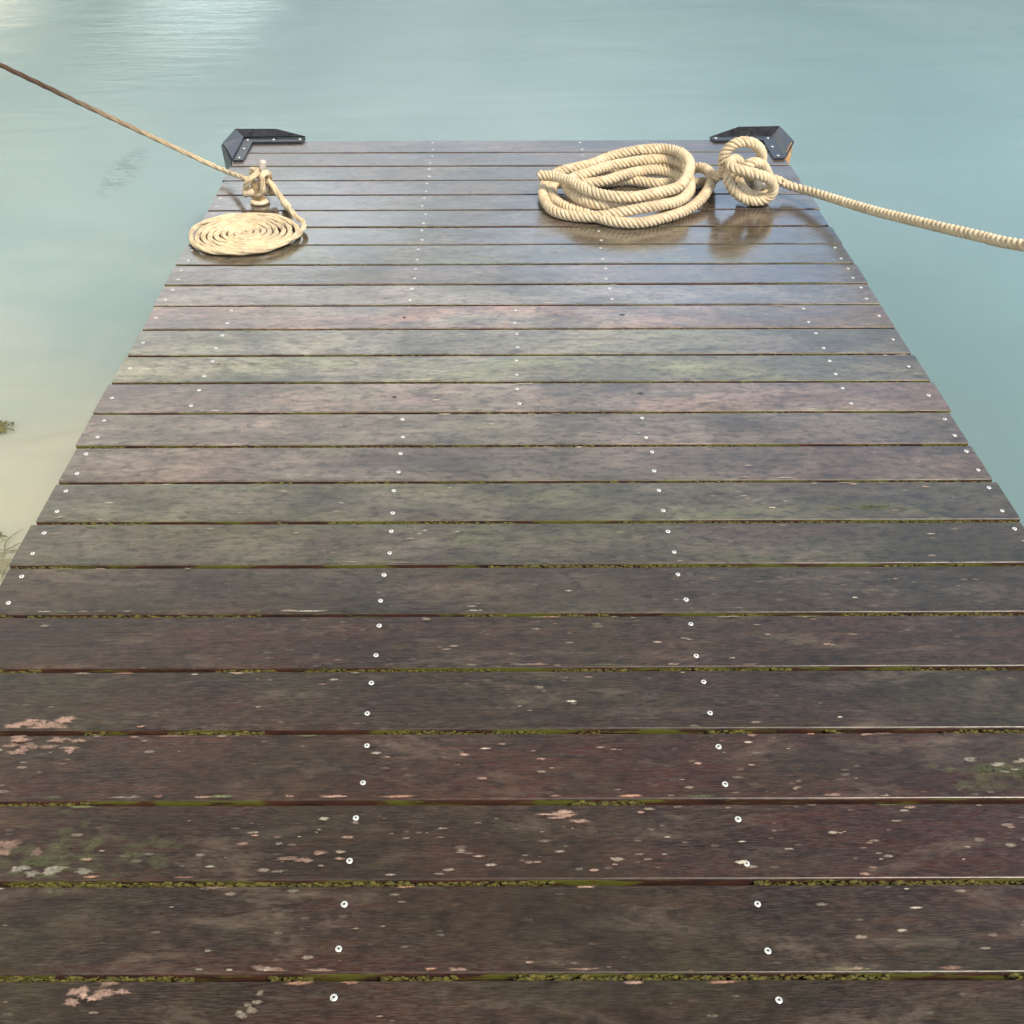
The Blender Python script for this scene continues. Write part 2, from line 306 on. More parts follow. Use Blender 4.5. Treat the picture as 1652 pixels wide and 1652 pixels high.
# ------------------------------------------------------------------ jetty
XL, XR, SK = -1.0277, 1.1526, -0.01646
GY = [4.378, 4.232, 4.080, 3.925, 3.777, 3.629, 3.479, 3.329, 3.172, 3.026, 2.884, 2.733, 2.580, 2.433, 2.282, 2.132, 1.982, 1.831, 1.683, 1.533, 1.384, 1.234, 1.084, 0.935, 0.784]
while GY[-1] > -1.6: GY.append(GY[-1] - 0.1495)
jetty = thing('jetty', 'wet dark brown plank jetty with white screw heads reaching out over the green water', 'jetty')
TONES = [(1.1, 1.0, 1.08), (1.15, 1.02, 1.1), (1.0, 0.95, 1.02), (1.1, 1.0, 1.05), (0.95, 0.9, 0.95), (1.0, 0.92, 0.98), (0.95, 1.0, 0.95), (0.95, 1.1, 0.88), (1.1, 1.0, 1.08),
         (1.0, 0.97, 1.05), (1.45, 1.02, 1.0), (1.0, 1.12, 0.98), (0.95, 1.1, 0.78), (1.22, 1.0, 1.02), (1.08, 1.0, 1.02), (1.1, 0.98, 1.0), (0.86, 1.02, 0.72), (0.85, 1.02, 0.70),
         (0.72, 0.86, 0.66), (1.0, 0.92, 0.86), (0.74, 0.78, 0.66), (1.02, 0.72, 0.64), (0.86, 0.58, 0.52), (0.78, 0.72, 0.66), (0.74, 0.74, 0.64)]
GAP, TH = 0.0105, 0.03
def screw_meshes():
    bm = bmesh.new(); seg = 14
    rad = [(0.0013, 0.0004), (0.0018, 0.0011), (0.0040, 0.0011), (0.0050, 0.0004), (0.0052, -0.002)]
    rings = [[bm.verts.new((r * math.cos(2 * math.pi * k / seg), r * math.sin(2 * math.pi * k / seg), z)) for k in range(seg)] for r, z in rad]
    f0 = bm.faces.new(rings[0]); f0.material_index = 1
    for a in range(4):
        for k in range(seg):
            f = bm.faces.new((rings[a][k], rings[a + 1][k], rings[a + 1][(k + 1) % seg], rings[a][(k + 1) % seg])); f.material_index = 1 if a == 0 else 0
    bmesh.ops.recalc_face_normals(bm, faces=bm.faces)
    me = bpy.data.meshes.new('screw'); bm.to_mesh(me); bm.free(); me.materials.append(M_screw); me.materials.append(M_recess); return me
SCREW = screw_meshes()
def plank(i):
    rnd = random.Random(100 + i)
    y1 = GY[i] - (GAP / 2 if i else 0); y0 = GY[i + 1] + GAP / 2
    yc = (y0 + y1) / 2; hw = (y1 - y0) / 2
    xl = XL + rnd.uniform(-0.005, 0.005); xr = XR + rnd.uniform(-0.006, 0.006)
    n = 22; bv = 0.0022; verts = []; faces = []; mi = []
    wj = rnd.uniform(-0.0006, 0.0006)
    for k in range(n + 1):
        x = xl + (xr - xl) * k / n; s = SK * x
        a = 0.0009 * noise.noise(Vector((x * 3, i * 7.1, 0))); c = 0.0009 * noise.noise(Vector((x * 3, i * 7.1, 5)))
        z = 0.0007 * noise.noise(Vector((x * 1.5, i * 3.3, 9))) + wj
        prof = [(-hw + a, -TH), (-hw + a, z - bv), (-hw + a + bv * 0.45, z - bv * 0.35), (-hw + a + bv, z), (hw + c - bv, z), (hw + c - bv * 0.45, z - bv * 0.35), (hw + c, z - bv), (hw + c, -TH)]
        verts += [(x, yy + s, zz) for yy, zz in prof]
    K = 8
    for k in range(n):
        for j in range(K):
            a, b2 = k * K + j, k * K + (j + 1) % K
            faces.append((a, a + K, b2 + K, b2)[::-1]); mi.append(0 if j in (1, 2, 3, 4, 5) else 1)
    faces.append(tuple(range(K))); faces.append(tuple(n * K + j for j in range(K))[::-1]); mi += [1, 1]
    o = mesh_obj('plank', verts, faces, [M_top, M_side], jetty, loc=(0, yc, 0))
    bm = bmesh.new(); bm.from_mesh(o.data); bmesh.ops.recalc_face_normals(bm, faces=bm.faces); bm.to_mesh(o.data); bm.free()
    o.data.polygons.foreach_set('material_index', mi)
    t = TONES[i] if i < len(TONES) else (0.9, 0.85, 0.8)
    if i > 17: t = (t[0] * .84, t[1] * .68, t[2] * .56)
    film = 0.82 * max(0.0, min(1.0, (19.0 - i) / 6.5)) * (1 if i > 8 else 0.45)      # dried silt film paler towards the middle
    o.color = (t[0], t[1], t[2], film)
    if i < 10: rows = [(-1.0, 0), (-0.255 + rnd.uniform(-.008, .008), 0), (0.35 + rnd.uniform(-.006, .006), 0), (1.122, 0)]
    elif i < 14: rows = [(-1.0, 2), (-0.785, 0), (0.055, 0), (0.912, 0), (1.122, 2)]
    else: rows = [(-0.99, 0), (-0.237, 0), (0.366 + (i - 14) * 0.0015, 0), (1.128, 0)]
    if i < 7: rows = rows[1:3] + ([rows[0]] if i in (4, 5) else [])
    for x, kind in rows:
        for f in ((0.29, -0.27) if kind == 0 else (0.0,)):
            sx = x + rnd.uniform(-0.004, 0.004); sy = f * 2 * hw + rnd.uniform(-0.006, 0.006) + SK * sx
            s = bpy.data.objects.new('screw', SCREW); C.objects.link(s); s.parent = o; s.location = (sx, sy, rnd.uniform(-0.0002, 0.0008))
            s.rotation_euler = (rnd.uniform(-0.05, 0.05), rnd.uniform(-0.05, 0.05), rnd.uniform(0, 3)); s.scale = (rnd.uniform(.95, 1.08),) * 2 + (1,)
    return o
for i in range(len(GY) - 1): plank(i)
def box_bm(bm, c, s, bevel=0.0, rot=None):
    r = bmesh.ops.create_cube(bm, size=1.0); vs = r['verts']
    for v in vs: v.co = Vector((v.co.x * s[0], v.co.y * s[1], v.co.z * s[2]))
    if rot is not None: bmesh.ops.rotate(bm, verts=vs, matrix=rot, cent=(0, 0, 0))
    bmesh.ops.translate(bm, verts=vs, vec=c)
    if bevel:
        es = list({e for v in vs for e in v.link_edges}); bmesh.ops.bevel(bm, geom=es, offset=bevel, segments=2, affect='EDGES')
    return vs
for jx, jy0, jy1 in ((-0.97, -1.6, 4.33), (-0.245, -1.6, 4.33), (0.365, -1.6, 4.33), (1.095, -1.6, 4.33), (-0.785, 2.30, 3.0), (0.055, 2.30, 3.0), (0.912, 2.30, 3.0)):
    bm = bmesh.new(); box_bm(bm, (jx, (jy0 + jy1) / 2, -TH - 0.003 - 0.08), (0.07, jy1 - jy0, 0.16), 0.004); bm_obj('joist', bm, M_beam, jetty)
for cy in (4.05, 2.6, 1.0, -0.8):
    bm = bmesh.new(); box_bm(bm, (0.06, cy, -TH - 0.17 - 0.06), (2.0, 0.12, 0.11), 0.004); bm_obj('crossbeam', bm, M_beam, jetty)
    for px_ in (-0.8, 0.92):
        bm = bmesh.new(); bmesh.ops.create_cone(bm, cap_ends=True, segments=20, radius1=0.10, radius2=0.09, depth=1.6)
        bmesh.ops.translate(bm, verts=bm.verts, vec=(px_, cy, -0.292 - 0.8)); bm_obj('pile', bm, M_beam, jetty, True)

# moss growing in the joints
def moss():
    rnd = random.Random(5); bm = bmesh.new(); verts = []; faces = []
    base = bmesh.ops.create_icosphere(bm, subdivisions=1, radius=1.0); bv = [v.co.copy() for v in bm.verts]; bf = [[v.index for v in f.verts] for f in bm.faces]; bm.free()
    for i in range(5, 28):
        dens = 0.0 if i < 5 else min(1.0, (i - 3) / 12)
        x = XL + 0.01
        while x < XR - 0.01:
            nz = noise.noise(Vector((x * 2.3, i * 5.7, 1.0))) + 0.55 * noise.noise(Vector((x * 9.0, i * 9.1, 4.0)))
            if nz > 0.16 - 0.30 * dens + (0.28 if i in (22, 10) else 0):
                r = rnd.choice((0.0012, 0.0017, 0.0024, 0.0036)) * rnd.uniform(.8, 1.15)
                c = Vector((x, GY[i] + SK * x + rnd.uniform(-0.0038, 0.0038), rnd.uniform(-0.012, -0.0035)))
                k = len(verts)
                for v in bv:
                    q = v * r * rnd.uniform(0.6, 1.3); q.x *= 2.2; verts.append(tuple(c + q))
                faces += [tuple(k + j for j in f) for f in bf]
            x += rnd.uniform(0.0008, 0.0026)
    o = mesh_obj('moss', verts, faces, M_moss, jetty, True); tag(o, 'olive green moss in the joints between planks', kind='stuff')
moss()

# lichen crusts and worn flecks lying on the planks
def lichen():
    rnd = random.Random(11); verts = []; faces = []; cols = []
    pink, beige, cream, green, orange = (0.42, 0.27, 0.21), (0.33, 0.27, 0.21), (0.55, 0.50, 0.40), (0.15, 0.165, 0.07), (0.44, 0.24, 0.16)
    def crust(x, y, rx, ry, col, a, ir=0.75):
        # keep it on its plank
        yy = y - SK * x; j = None
        for i in range(len(GY) - 1):
            if GY[i + 1] + GAP / 2 + 0.0025 < yy < GY[i] - GAP / 2 - 0.0025: j = i
        if j is None: return
        lo, hi = GY[j + 1] + GAP / 2 + 0.0025, GY[j] - GAP / 2 - 0.0025
        k = len(verts); n = 18; sd_ = rnd.uniform(0, 99); z = 0.0016 + rnd.uniform(0, 0.0007)
        vj = rnd.uniform(0.8, 1.2); cc = tuple(min(1, q * vj) for q in col)
        verts.append((x, y, z + 0.0004)); cols.append(cc + (a,))
        for ring, al in ((0.55, a * 0.9), (1.0, 0.0)):
            for t in range(n):
                th = 2 * math.pi * t / n; w = 1 + ir * noise.noise(Vector((math.cos(th) * 1.6 + sd_, math.sin(th) * 1.6, 3.1))) + rnd.uniform(-0.25, 0.25) * ir
                vx = min(max(x + rx * ring * w * math.cos(th), XL + 0.004), XR - 0.005); vy = y + ry * ring * w * math.sin(th)
                vy = min(max(vy - SK * vx, lo), hi) + SK * vx
                verts.append((vx, vy, z)); cols.append(cc + (al,))
        for t in range(n):
            t2 = (t + 1) % n
            faces.append((k, k + 1 + t, k + 1 + t2)); faces.append((k + 1 + t, k + 1 + n + t, k + 1 + n + t2, k + 1 + t2))
    # large blotches where the photograph has them
    for x, y, rx, ry, col, a, n in ((-0.80, 1.262, .06, .022, pink, .75, 16), (-0.84, 1.215, .09, .018, pink, .7, 16), (-0.68, 0.985, .13, .05, green, .16, 90), (-0.74, 0.965, .07, .02, cream, .5, 10), (-0.57, 0.768, .045, .018, pink, .8, 9),
                             (-0.36, 0.745, .025, .012, beige, .7, 5), (-0.34, 0.752, .018, .01, beige, .6, 3), (0.84, 1.868, .10, .014, green, .2, 50), (-0.885, 1.83, .035, .015, green, .55, 8), (0.10, 1.056, .06, .010, pink, .8, 9), (0.85, 1.12, .10, .035, green, .14, 70),
                             (-0.7, 2.545, .22, .03, green, .12, 60), (0.9, 1.15, .08, .015, cream, .5, 8), (-0.79, 1.01, .05, .03, pink, .4, 6), (-0.3, 0.985, .05, .01, pink, .6, 5)):
        for q in range(n):
            crust(x + rnd.gauss(0, rx * .55), y + rnd.gauss(0, ry * .6), rnd.uniform(.15, .6) * min(rx, .06) * .55 + .003, rnd.uniform(.2, .7) * min(ry, .03) * .5 + .0012, col, a * rnd.uniform(.6, 1))
    for x, y in ((-0.27, 2.808), (-0.268, 2.361), (0.372, 2.811), (0.374, 2.366)):
        crust(x, y, 0.005, 0.0035, (0.012, 0.010, 0.009), 1.0, .3); crust(x, y, 0.010, 0.006, (0.03, 0.02, 0.016), 0.5)
    # scattered elongated flecks
    made = 0
    dens = {21: 1.6, 22: 2.4, 23: 0.55, 24: 0.4, 20: 0.4, 19: 0.7, 18: 0.3, 17: 0.7, 16: 0.5, 15: 0.35, 14: 0.6, 13: 0.5, 12: 0.25, 11: 0.4, 10: 0.7}
    for i, dv in dens.items():
        for q in range(int(85 * dv)):
            x = rnd.uniform(XL, XR); y = rnd.uniform(GY[i + 1], GY[i]) + SK * x
            if noise.noise(Vector((x * 1.7, y * 5, 2.0))) < rnd.uniform(-0.35, 0.25): continue
            for c in range(rnd.choice((1, 1, 1, 2))):
                L = rnd.uniform(0.003, 0.0125); col = rnd.choice((beige, beige, cream, pink))
                crust(x + rnd.gauss(0, .014), y + rnd.gauss(0, .008), L, L * rnd.uniform(.18, .36), col, rnd.uniform(.2, .75), .35)
    # crust along the plank edges
    for i in range(9, 28):
        for q in range(28):
            x = rnd.uniform(XL, XR); e = rnd.random() < .65
            if noise.noise(Vector((x * 2.1, i * 4.4, 7.0))) < 0.02: continue
            y = (GY[i + 1] + GAP / 2 + rnd.uniform(.003, .006) if e else GY[i] - GAP / 2 - rnd.uniform(.003, .005)) + SK * x
            crust(x, y, rnd.uniform(.008, .03), rnd.uniform(.0018, .0042), rnd.choice((pink, orange, beige, green, pink) if i > 18 else (beige, green, green, cream)), rnd.uniform(.3, .8))
    o = mesh_obj('lichen', verts, faces, M_lichen, jetty)
    ca = o.data.color_attributes.new('tone', 'FLOAT_COLOR', 'POINT'); ca.data.foreach_set('color', [q for c in cols for q in c])
    tag(o, 'pale pink and beige lichen crusts and flecks on the planks', kind='stuff')
lichen()

# ------------------------------------------------------------------ corner guards
def plate(bm, pts, t, nrm=None):
    """solid plate: polygon pts extruded by t along -normal"""
    pts = [Vector(p) for p in pts]; n = nrm or (pts[1] - pts[0]).cross(pts[2] - pts[1]).normalized()
    a = [bm.verts.new(p) for p in pts]; b = [bm.verts.new(p - n * t) for p in pts]
    bm.faces.new(a); bm.faces.new(b[::-1])
    for k in range(len(pts)): bm.faces.new((a[k], b[k], b[(k + 1) % len(pts)], a[(k + 1) % len(pts)]))
def corner_guard(side, X, Y, label, gp, h=1.0):
    root = thing('corner_guard', label, 'corner guard', (X, Y, 0.0), gp)
    s = side   # +1 right corner, -1 left: local x points outward when multiplied by s
    F = lambda *ps: [(s * x, y, 0.01 + (z - 0.01) * h if z > 0.01 else z) for x, y, z in ps]
    T = 0.010
    bm = bmesh.new()   # flat L flange screwed to the deck: along the end (x<0) and along the side (y<0)
    la = 0.255
    for poly in (F((-la, -0.005, T), (-la + .01, -0.048, T), (-0.045, -0.048, T), (0.0, 0.0, T)), F((0.0, 0.0, T), (-0.045, -0.048, T), (-0.045, -0.262, T), (-0.004, -0.262, T))):
        plate(bm, poly, 0.0085, Vector((0, 0, 1)))
    bm_obj('flange', bm, M_black, root)
    bm = bmesh.new()   # end upstand, leaning outward, tapering to the far tip
    plate(bm, F((-la, -0.002, T), (0.0, 0.0, T), (0.042, 0.05, 0.043), (-0.13, 0.045, 0.043)), 0.007); bm_obj('upstand', bm, M_black, root)
    bm = bmesh.new()   # side upstand, leaning outward
    plate(bm, F((0.0, 0.0, T), (-0.003, -0.262, T), (0.035, -0.175, 0.034), (0.062, -0.12, 0.036), (0.042, 0.05, 0.043)), 0.007); bm_obj('upstand', bm, M_black, root)
    bm = bmesh.new()   # outer skirt folding down, orange on the right corner, black on the left
    plate(bm, F((0.0425, 0.05, 0.040), (0.0625, -0.12, 0.033), (0.035, -0.175, 0.031), (-0.003, -0.262, 0.004), (-0.003, -0.262, -0.03), (0.052, -0.12, -0.06), (0.048, 0.05, -0.06)), 0.006) if False else None
    for a, b, c, d in (((0.042, 0.05, 0.040), (0.062, -0.12, 0.033), (0.058, -0.12, -0.075), (0.046, 0.05, -0.075)), ((0.062, -0.12, 0.033), (0.035, -0.175, 0.031), (0.036, -0.18, -0.06), (0.058, -0.12, -0.075)), ((0.035, -0.175, 0.031), (-0.003, -0.262, 0.005), (0.002, -0.268, -0.04), (0.036, -0.18, -0.06))):
        plate(bm, F(a, b, c, d), 0.005)
    bm_obj('skirt', bm, M_orange if side > 0 else M_black, root)
    # bolts
    for x, y in ((-0.022, -0.03), (-0.128, -0.028), (-0.235, -0.024), (-0.026, -0.135), (-0.026, -0.24)):
        bm = bmesh.new(); bmesh.ops.create_uvsphere(bm, u_segments=12, v_segments=8, radius=0.0072)
        for v in bm.verts: v.co.z = max(0, v.co.z) * 0.75
        b = bm_obj('bolt', bm, M_bolt, root, True, (s * x, y, T))
    return root
G1 = 'black corner guards on the end of the jetty'
corner_guard(-1, -1.033, 4.405, 'black angled corner guard on the left corner of the jetty, behind the small bitt', G1, 0.5)
corner_guard(1, 1.145, 4.375, 'black angled corner guard behind the big rope knot, orange at its outer side', G1, 0.75)

# ------------------------------------------------------------------ ropes
def catmull(P, step):
    P = [Vector(p) for p in P]; Q = [P[0] * 2 - P[1]] + P + [P[-1] * 2 - P[-2]]; out = []
    for i in range(1, len(Q) - 2):
        p0, p1, p2, p3 = Q[i - 1:i + 3]; n = max(3, int((p2 - p1).length / 0.004))
        for k in range(n):
            t = k / n
            out.append(0.5 * ((2 * p1) + (p2 - p0) * t + (2 * p0 - 5 * p1 + 4 * p2 - p3) * t * t + (3 * p1 - p0 - 3 * p2 + p3) * t ** 3))
    out.append(P[-1])
    for _ in range(4):   # relax hand-placed kinks
        out = [out[0]] + [(out[i - 1] + out[i] * 2 + out[i + 1]) / 4 for i in range(1, len(out) - 1)] + [out[-1]]
    res = [out[0]]; acc = 0
    for a, b in zip(out, out[1:]):
        L = (b - a).length
        while L > 1e-9 and acc + L >= step:
            t = (step - acc) / L; a = a.lerp(b, t); res.append(a); L = (b - a).length; acc = 0
        acc += L
    return res
def frames(pts):
    T = [(pts[min(i + 1, len(pts) - 1)] - pts[max(i - 1, 0)]).normalized() for i in range(len(pts))]
    u = T[0].orthogonal().normalized(); F = []
    for i, t in enumerate(T):
        if i:
            u = u - t * u.dot(t)
            u.normalize()
        F.append((t, u.copy(), t.cross(u)))
    return F
def rope_mesh(name, path, rad, strands, lay, mtl, parent, step=0.005, sides=8, hand=1, seed=1, phase=0.0, tight=None, floor=None):
    pts = catmull(path, step)
    if floor is not None: pts = [Vector((p.x, p.y, max(p.z, floor))) for p in pts]
    F = frames(pts); rnd = random.Random(seed)
    sr = rad * (tight or {3: 0.50, 4: 0.415}[strands]); off = rad - sr
    verts = []; faces = []; uvs = []
    n = len(pts)
    for s in range(strands):
        k0 = len(verts); ph0 = rnd.uniform(-.15, .15)
        for i, (p, (t, u, v)) in enumerate(zip(pts, F)):
            d = i * step; th = hand * 2 * math.pi * d / lay + 2 * math.pi * s / strands + ph0 + 0.25 * noise.noise(Vector((d * 7, s * 3.1, seed))) + phase
            wob = 1 + 0.07 * noise.noise(Vector((d * 30, s * 9.7, seed)))
            c = p + (u * math.cos(th) + v * math.sin(th)) * off
            # strand direction for an even round section
            rad_d = u * math.cos(th) + v * math.sin(th); tan_d = -u * math.sin(th) + v * math.cos(th)
            sd_dir = (t + tan_d * (hand * 2 * math.pi * off / lay)).normalized(); b = sd_dir.cross(rad_d).normalized()
            for q in range(sides):
                a = 2 * math.pi * q / sides
                verts.append(c + (rad_d * math.cos(a) + b * math.sin(a)) * sr * wob)
        for i in range(n - 1):
            for q in range(sides):
                q2 = (q + 1) % sides
                faces.append((k0 + i * sides + q, k0 + i * sides + q2, k0 + (i + 1) * sides + q2, k0 + (i + 1) * sides + q))
                for ii, qq in ((i, q), (i, q + 1), (i + 1, q + 1), (i + 1, q)): uvs += [ii * step + s * 3.7, qq / sides]
        nf = 0
        for e in (0, (n - 1) * sides):
            f = tuple(k0 + e + q for q in range(sides)); faces.append(f if e else f[::-1]); uvs += [0.0, 0.0] * sides
    o = mesh_obj(name, [tuple(x) for x in verts], faces, mtl, parent, True)
    uvl = o.data.uv_layers.new(name='UVMap'); uvl.data.foreach_set('uv', uvs)
    return o, pts
COIL = [(0.160,3.737,0.085), (0.219,3.710,0.090), (0.269,3.643,0.095), (0.313,3.575,0.095), (0.367,3.533,0.090), (0.428,3.510,0.090), (0.493,3.513,0.090), (0.572,3.541,0.095), (0.636,3.570,0.100), (0.679,3.649,0.110), (0.701,3.749,0.120), (0.687,3.854,0.120), (0.640,3.917,0.115), (0.569,3.931,0.110), (0.496,3.930,0.100), (0.426,3.919,0.085), (0.362,3.880,0.075), (0.300,3.855,0.070), (0.244,3.846,0.060), (0.196,3.818,0.040), (0.176,3.750,0.022), (0.182,3.643,0.020), (0.213,3.556,0.020), (0.280,3.515,0.020), (0.351,3.498,0.025), (0.429,3.486,0.045), (0.507,3.482,0.060), (0.583,3.514,0.060), (0.645,3.563,0.055), (0.697,3.672,0.050), (0.710,3.798,0.060), (0.693,3.866,0.075), (0.634,3.909,0.080), (0.554,3.899,0.080), (0.493,3.889,0.075), (0.422,3.868,0.070), (0.357,3.815,0.070), (0.296,3.791,0.060), (0.263,3.754,0.050), (0.265,3.685,0.050), (0.296,3.593,0.055), (0.353,3.538,0.055), (0.426,3.539,0.050), (0.504,3.582,0.045), (0.589,3.636,0.040), (0.654,3.716,0.035), (0.684,3.783,0.040), (0.667,3.841,0.045), (0.606,3.877,0.050), (0.540,3.867,0.050), (0.471,3.826,0.050), (0.412,3.793,0.045), (0.347,3.779,0.040), (0.280,3.794,0.035), (0.225,3.797,0.030), (0.209,3.761,0.022), (0.215,3.675,0.020), (0.252,3.598,0.020), (0.321,3.532,0.020), (0.404,3.468,0.020), (0.491,3.454,0.020), (0.584,3.495,0.020), (0.679,3.566,0.022), (0.749,3.655,0.040), (0.786,3.744,0.062), (0.784,3.822,0.066), (0.757,3.876,0.060), (0.722,3.890,0.040), (0.696,4.004,0.022), (0.641,4.030,0.020), (0.555,4.020,0.020), (0.469,3.965,0.020), (0.403,3.917,0.020), (0.369,3.875,0.020), (0.387,3.838,0.020), (0.440,3.849,0.020), (0.493,3.860,0.020), (0.543,3.843,0.020), (0.597,3.825,0.020), (0.658,3.826,0.020), (0.714,3.824,0.020), (0.757,3.823,0.020), (0.802,3.835,0.022), (0.790,3.720,0.076)]
KNOT = [(0.790,3.720,0.076), (0.813,3.710,0.095), (0.815,3.700,0.125), (0.806,3.690,0.153), (0.813,3.690,0.179), (0.832,3.690,0.202), (0.862,3.690,0.214), (0.894,3.690,0.212), (0.924,3.700,0.195), (0.944,3.710,0.169), (0.953,3.725,0.137), (0.947,3.740,0.106), (0.920,3.745,0.098), (0.892,3.735,0.116), (0.866,3.705,0.141), (0.841,3.665,0.161), (0.822,3.640,0.158), (0.826,3.620,0.149), (0.848,3.610,0.145), (0.877,3.605,0.139), (0.910,3.605,0.130), (0.942,3.610,0.118), (0.969,3.620,0.098), (0.985,3.630,0.070), (0.980,3.635,0.042), (0.957,3.635,0.026), (0.923,3.635,0.022), (0.888,3.635,0.030), (0.857,3.635,0.051), (0.835,3.640,0.074), (0.824,3.650,0.099), (0.832,3.675,0.114), (0.855,3.700,0.113), (0.862,3.680,0.100), (0.868,3.660,0.079), (0.886,3.655,0.056), (0.914,3.660,0.035), (0.950,3.670,0.023), (0.982,3.690,0.029), (0.987,3.710,0.067), (0.974,3.710,0.098), (0.951,3.690,0.128), (0.920,3.660,0.150), (0.893,3.645,0.154), (0.883,3.660,0.133), (0.899,3.690,0.104), (0.934,3.720,0.078), (0.972,3.730,0.068), (1.008,3.730,0.064), (1.037,3.720,0.057)]
TAIL = [(1.037,3.720,0.057), (1.068,3.717,0.045), (1.119,3.654,0.050), (1.178,3.513,0.072), (1.230,3.285,0.122), (1.295,2.988,0.197), (1.346,2.766,0.254), (1.379,2.579,0.307), (1.550,2.010,0.483), (1.755,1.326,0.744)]
SKNOT = [(-0.881,3.720,0.086), (-0.867,3.750,0.060), (-0.842,3.765,0.046), (-0.814,3.750,0.067), (-0.802,3.720,0.099), (-0.805,3.690,0.120), (-0.817,3.675,0.115), (-0.821,3.675,0.088), (-0.825,3.680,0.060), (-0.839,3.690,0.041), (-0.867,3.720,0.027), (-0.887,3.720,0.039), (-0.885,3.690,0.069), (-0.871,3.675,0.092), (-0.852,3.675,0.109), (-0.839,3.690,0.116), (-0.843,3.715,0.120), (-0.859,3.730,0.118), (-0.870,3.740,0.104), (-0.860,3.750,0.088), (-0.834,3.750,0.082), (-0.814,3.720,0.087), (-0.798,3.700,0.079), (-0.785,3.690,0.066), (-0.771,3.680,0.050), (-0.759,3.670,0.033), (-0.745,3.660,0.012), (-0.732,3.640,0.000)]
SLINE = [(-2.965,4.481,0.803), (-2.281,4.269,0.541), (-1.834,4.154,0.368), (-1.544,4.082,0.248), (-1.274,4.018,0.137), (-1.048,3.967,0.043), (-0.881,3.720,0.086)]
RUN = [(-0.732,3.640,0.000), (-0.689,3.485,0.035), (-0.663,3.457,0.024), (-0.639,3.409,0.013)]
rope = thing('mooring_rope', 'thick pale twisted mooring rope in a loose coil, knotted and leading off right', 'rope', (0.5, 3.7, 0))
def local(path, o): return [(x - o.location.x, y - o.location.y, z - o.location.z) for x, y, z in path]
RR = 0.0195
rope_mesh('coil', local(COIL, rope), RR, 4, 0.064, M_rope, rope, seed=3, tight=0.385)
rope_mesh('knot', local(KNOT, rope), RR * 1.0, 4, 0.064, M_rope, rope, seed=4, tight=0.39)
def fuzz(path, rad, n, seed, parent, mtl):
    rnd = random.Random(seed); pts = catmull(path, 0.006); F = frames(pts); verts = []; faces = []
    for k in range(n):
        i = rnd.randrange(2, len(pts) - 2); t_, u_, v_ = F[i]; a = rnd.uniform(0, 6.283)
        d = u_ * math.cos(a) + v_ * math.sin(a); side = t_.cross(d); p = pts[i] + d * rad * 0.93
        g = (t_ * rnd.uniform(-1, 1) + d * rnd.uniform(.25, .9) + side * rnd.uniform(-.6, .6)).normalized(); L = rnd.uniform(.004, .011); w = rnd.uniform(.00018, .0004)
        mid_ = p + g * L * .5; tip = p + (g + Vector((0, 0, -rnd.uniform(0, .5)))).normalized() * L; k0 = len(verts)
        verts += [tuple(p + side * w), tuple(p - side * w), tuple(mid_ + side * w * .8), tuple(mid_ - side * w * .8), tuple(tip)]
        faces += [(k0, k0 + 1, k0 + 3, k0 + 2), (k0 + 2, k0 + 3, k0 + 4)]
    o = mesh_obj('loose_fibres', verts, faces, mtl, parent); tag(o, kind='stuff'); return o
fuzz(local(COIL + KNOT, rope), RR, 7000, 21, rope, M_rope)
rope_mesh('taut_line', local(TAIL, rope), RR * 0.84, 3, 0.066, M_rope, rope, seed=5, tight=0.47)
cord = thing('thin_mooring_rope', 'thin tan rope hitched to the small bitt, its end wound into a flat spiral', 'rope', (-0.85, 3.45, 0))
CR = 0.0106
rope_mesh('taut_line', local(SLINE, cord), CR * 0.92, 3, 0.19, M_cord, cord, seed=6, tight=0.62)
rope_mesh('knot', local(SKNOT, cord), CR * 1.05, 3, 0.17, M_cord, cord, step=0.004, seed=7, tight=0.6)
# flat spiral: outer turn first, running in to the eye
sp = []
cx, cy = -0.845, 3.412; turns = 8.6; R0 = 0.1955; a0 = R(24)
for k in range(int(turns * 40) + 1):
    t = k / 40.0; r = R0 - 0.0222 * t * (1 if t > 0 else 1); r = max(r, 0.006)
    a = a0 - 2 * math.pi * t
    w = 1 + 0.018 * math.sin(3 * a + t) + 0.012 * math.sin(5 * a + 2.1 * t)
    z = CR + 0.0005 + 0.014 * math.exp(-t * 1.8) + 0.0012 * math.sin(7 * a)
    sp.append((cx + r * w * math.cos(a) , cy + r * w * 0.90 * math.sin(a), z))
run = [(-0.742, 3.652, 0.018), (-0.728, 3.605, 0.028), (-0.704, 3.548, 0.032), (-0.682, 3.508, 0.028)] + sp
rope_mesh('spiral_coil', local(run, cord), CR * 0.90, 3, 0.24, M_cord, cord, step=0.005, seed=8, tight=0.6, floor=CR + 0.0004)
# lumpy whipping where the tail runs down to the coil
wp = catmull(local([(-0.752, 3.668, 0.022), (-0.740, 3.642, 0.018), (-0.730, 3.612, 0.024)], cord), 0.0035)
verts = []; faces = []
for i, (p, (t_, u_, v_)) in enumerate(zip(wp, frames(wp))):
    for q in range(12):
        a = 2 * math.pi * q / 12; r = 0.0125 + 0.0022 * math.sin(i * 1.9) + 0.0025 * noise.noise(Vector((i * .6, q * .9, 3)))
        if i in (0, len(wp) - 1): r = 0.009
        verts.append(tuple(p + (u_ * math.cos(a) + v_ * math.sin(a)) * r))
for i in range(len(wp) - 1):
    for q in range(12): faces.append((i * 12 + q, i * 12 + (q + 1) % 12, (i + 1) * 12 + (q + 1) % 12, (i + 1) * 12 + q))
mesh_obj('whipping', verts, faces, M_cord, cord, True)

